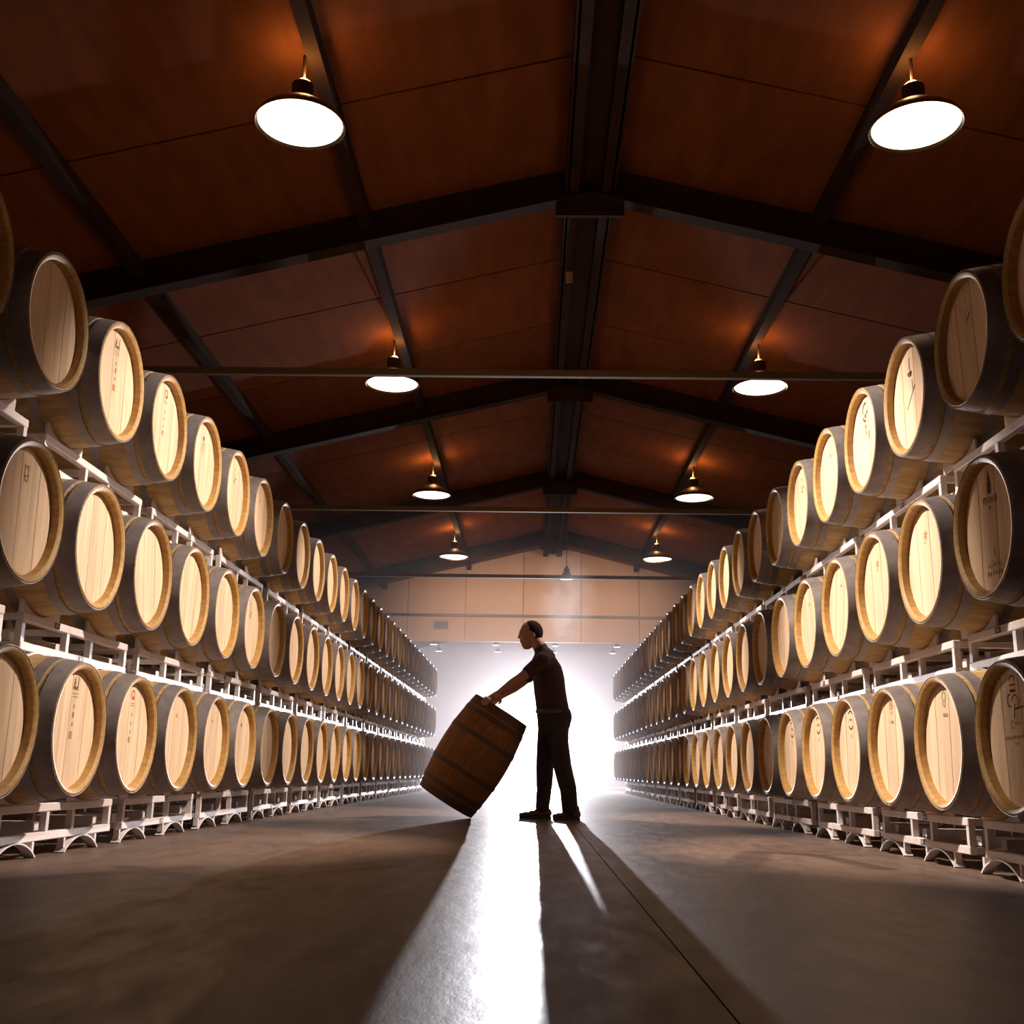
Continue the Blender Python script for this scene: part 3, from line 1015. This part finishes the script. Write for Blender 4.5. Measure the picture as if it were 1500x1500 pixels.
# legs (near leg stands back, far leg steps forward)
NEAR, FAR = -1, 1
legN = [W3(.245, .93, -.09), W3(.292, .50, -.10), W3(.372, .10, -.105)]
legF = [W3(.185, .93, .09), W3(.138, .50, .10), W3(.122, .10, .105)]
limb(mb, legN, [.085, .055, .04])
limb(mb, legF, [.085, .055, .04])
for s in (-1, 1):
    sh = W3(.10, 1.462, s * .195)
    el = W3(-.105, 1.290, s * .27)
    # wrist and palm sit on the tipped barrel's rim
    cphi = .50
    rim = TIP_TOP - pr_ * (.285 * cphi) + Vector((0, s * .285 * math.sqrt(1 - cphi ** 2), 0))
    n_out = (rim - TIP_TOP).normalized()
    tau = ax.cross(n_out).normalized()
    wr = rim + Vector((.100, -s * .035, .070))
    limb(mb, [sh, el], [.058, .047])
    limb(mb, [el, el + (wr - el) * .3, wr], [.047, .049, .031])
    fd = (rim + ax * .015 - wr).normalized()
    # palm over the rim, fingers side by side along it, bent down over the outside
    for w_, ln in ((-.031, .070), (-.0105, .080), (.0105, .076), (.031, .062)):
        w2 = w_ * (1 if s < 0 else -1)
        base = rim + tau * w2 - n_out * .022 + ax * .022
        limb(mb, [wr + fd * .012 + tau * w2 * .6, base], [.020, .0142], 10)
        k1 = rim + tau * w2 * 1.1 + n_out * .013 + ax * .012
        k2 = k1 - ax * ln * .48 + n_out * .006
        k3 = k2 - ax * ln * .40 + n_out * .004
        limb(mb, [base, k1, k2, k3], [.0125, .0115, .0105, .0088], 10)
    ts = (1 if s < 0 else -1)
    tb = wr + fd * .02 + tau * ts * .024
    t1 = tb + (fd * .55 + tau * ts * .75).normalized() * .038
    t2 = t1 + (fd * .9 + tau * ts * .2).normalized() * .030
    limb(mb, [tb, t1, t2], [.0165, .0130, .0102], 10)
part('body', fused('body', mb, 'skin', .0055, 4))

# shirt with short sleeves
mb = MB()
ellip_stack(mb, [(.105, 1.525, 0, .085, .115), (.124, 1.49, 0, .125, .175), (.148, 1.42, 0, .148, .185), (.166, 1.32, 0, .156, .182), (.178, 1.20, 0, .158, .172), (.198, 1.08, 0, .160, .175), (.208, 1.02, 0, .160, .178)])
limb(mb, [W3(.088, 1.60, 0), W3(.10, 1.57, 0), W3(.13, 1.51, 0)], [.072, .074, .105])
for s in (-1, 1):
    sh = W3(.10, 1.462, s * .185)
    el = W3(-.105, 1.290, s * .27)
    limb(mb, [sh - Vector((0, s * .05, 0)), sh, sh + (el - sh) * .62], [.085, .078, .064])
part('shirt', fused('shirt', mb, 'shirt', .009, 5))

# belt
mb = MB()
cx, cz = W3(.21, 1.005, 0).x, W3(.21, 1.005, 0).z
vs, fs = [], []
for k in range(40):
    a = 2 * math.pi * k / 40
    for rr_, dz in ((0, -.018), (.009, -.018), (.009, .018), (0, .018)):
        vs.append((cx + (.159 + rr_) * math.cos(a), MY + (.176 + rr_) * math.sin(a), cz + dz))
for k in range(40):
    for j in range(4):
        fs.append((k * 4 + j, k * 4 + (j + 1) % 4, ((k + 1) % 40) * 4 + (j + 1) % 4, ((k + 1) % 40) * 4 + j))
mb.add(vs, fs)
part('belt', mb.mesh('belt', 'black', True))

# trousers
mb = MB()
ellip_stack(mb, [(.210, 1.02, 0, .158, .175), (.218, .96, 0, .168, .182), (.218, .88, 0, .160, .180), (.212, .80, 0, .140, .170)])
for s in (-1, 1):
    mb.ball(W3(.285, .955, s * .075), .105, .10, .12, None, 16, 10)
limb(mb, [W3(.255, .90, -.085), W3(.258, .72, -.092), W3(.300, .50, -.10), W3(.352, .30, -.103), W3(.368, .13, -.105)], [.108, .100, .088, .082, .078])
limb(mb, [W3(.175, .90, .085), W3(.155, .72, .092), W3(.138, .50, .10), W3(.134, .30, .103), W3(.118, .14, .105)], [.110, .098, .088, .076, .070])
part('trousers', fused('trousers', mb, 'trousers', .010, 5))

# shoes
for (hx_, tx, y) in ((.462, .212, -.115), (.200, -.098, .112)):
    mb = MB()
    X = lambda x: x * 1.0145
    L_ = X(hx_ - tx)
    for f, rr_, zt in ((.10, .040, .075), (.25, .044, .085), (.42, .045, .075), (.60, .047, .056), (.78, .047, .044), (.90, .038, .036)):
        mb.ball((X(hx_) - L_ * f, MY + y, .018 + zt * .5), L_ * .13, rr_, zt * .56, None, 14, 8)
    mb.ball((X(hx_) - L_ * .22, MY + y, .105), .05, .043, .045, None, 14, 8)
    sh_ = part('shoe', fused('shoe', mb, 'shoe', .007, 3))
    sole = MB()
    vs = []
    for zz in (0.0, .024):
        for k in range(20):
            a = 2 * math.pi * k / 20
            f = .5 - .5 * math.cos(a)
            wd = .040 + .010 * math.sin(math.pi * min(1, max(0, (f - .25) / .7)))
            vs.append((X(hx_) - L_ * f, MY + y + wd * math.sin(a), zz))
    sole.add(vs, [tuple(range(20)), tuple(range(20, 40))] + [(k, (k + 1) % 20, 20 + (k + 1) % 20, 20 + k) for k in range(20)])
    part('sole', sole.mesh('sole', 'sole'), sh_)

# hair: a close cap on the back and crown
mb = MB()
RHh = RHn
for k in range(60):
    pass
cap = MB().ball(W3(.002, 1.758, 0), .109, .085, .116, RHn, 32, 22)
keep = []
c0 = W3(.002, 1.758, 0)
for v in cap.v:
    keep.append(Vector(v) - c0)
fs = []
for f in cap.f:
    m = sum((keep[i] for i in f), Vector()) / len(f)
    if m.x * .95 + m.z * .45 > -.012 and m.x > -.055 and m.z > -.075:
        fs.append(f)
used = sorted({i for f in fs for i in f})
remap = {i: j for j, i in enumerate(used)}
hm = MB().add([cap.v[i] for i in used], [tuple(remap[i] for i in f) for f in fs])
inner = MB().add([tuple(c0 + (Vector(cap.v[i]) - c0) * .9) for i in used], [tuple(remap[i] for i in f)[::-1] for f in fs])
hm.add(inner.v, inner.f)
part('hair', fused('hair', hm, 'hair', .006, 2))

# ------------------------------------------------------------------ haze
def volume(name, mb, build, label):
    m = bpy.data.materials.new(name)
    m.use_nodes = True
    N, L = m.node_tree.nodes, m.node_tree.links
    N.remove(N['Principled BSDF'])
    vs = N.new('ShaderNodeVolumeScatter')
    build(N, L, vs)
    L.new(vs.outputs[0], N['Material Output'].inputs['Volume'])
    return put(name, mb.mesh(name, m), None, None, label, 'haze', None, 'stuff')


for y_from, dens in ((14.0, .25), (18.0, .33), (22.0, .42)):      # the haze thickens towards the floodlight
    def hz_build(N, L, vs):
        vs.inputs['Color'].default_value = (.97, .93, .95, 1)
        vs.inputs['Density'].default_value = HAZE * dens
        vs.inputs['Anisotropy'].default_value = .35
    volume('haze', MB().box(X0 + .02, X1 - .02, y_from, Y_END - .02, .005, 4.2 - y_from * .004), hz_build,
           'thin pale haze filling the far part of the hall')


def pl_build(N, L, vs):
    vs.inputs['Color'].default_value = (1, 1, 1, 1)
    vs.inputs['Anisotropy'].default_value = .55
    tc = N.new('ShaderNodeTexCoord')
    nz = N.new('ShaderNodeTexNoise')
    nz.inputs['Scale'].default_value = 2.4
    nz.inputs['Detail'].default_value = 4
    nz.inputs['Distortion'].default_value = .8
    L.new(tc.outputs['Object'], nz.inputs['Vector'])
    gr = N.new('ShaderNodeVectorMath')
    gr.operation = 'LENGTH'
    mp = N.new('ShaderNodeMapping')
    mp.inputs['Scale'].default_value = (2.0, 2.0, 1.0)
    L.new(tc.outputs['Object'], mp.inputs['Vector'])
    L.new(mp.outputs[0], gr.inputs[0])
    fall = N.new('ShaderNodeMapRange')
    fall.inputs['From Min'].default_value = .1
    fall.inputs['From Max'].default_value = 1.0
    fall.inputs['To Min'].default_value = 1
    fall.inputs['To Max'].default_value = 0
    L.new(gr.outputs['Value'], fall.inputs['Value'])
    th = N.new('ShaderNodeMapRange')
    th.inputs['From Min'].default_value = .36
    th.inputs['From Max'].default_value = .75
    L.new(nz.outputs['Fac'], th.inputs['Value'])
    mu = N.new('ShaderNodeMath')
    mu.operation = 'MULTIPLY'
    L.new(fall.outputs[0], mu.inputs[0])
    L.new(th.outputs[0], mu.inputs[1])
    m2 = N.new('ShaderNodeMath')
    m2.operation = 'MULTIPLY'
    m2.inputs[1].default_value = 1.1
    L.new(mu.outputs[0], m2.inputs[0])
    L.new(m2.outputs[0], vs.inputs['Density'])


pl = volume('smoke_plume', MB().box(-.6, .6, -.6, .6, -1.1, 1.1), pl_build, 'wisp of smoke rising above the man in front of the far wall')
pl.location = (.47, 14.0, 2.62)
pl.scale = (.85, .7, .72)
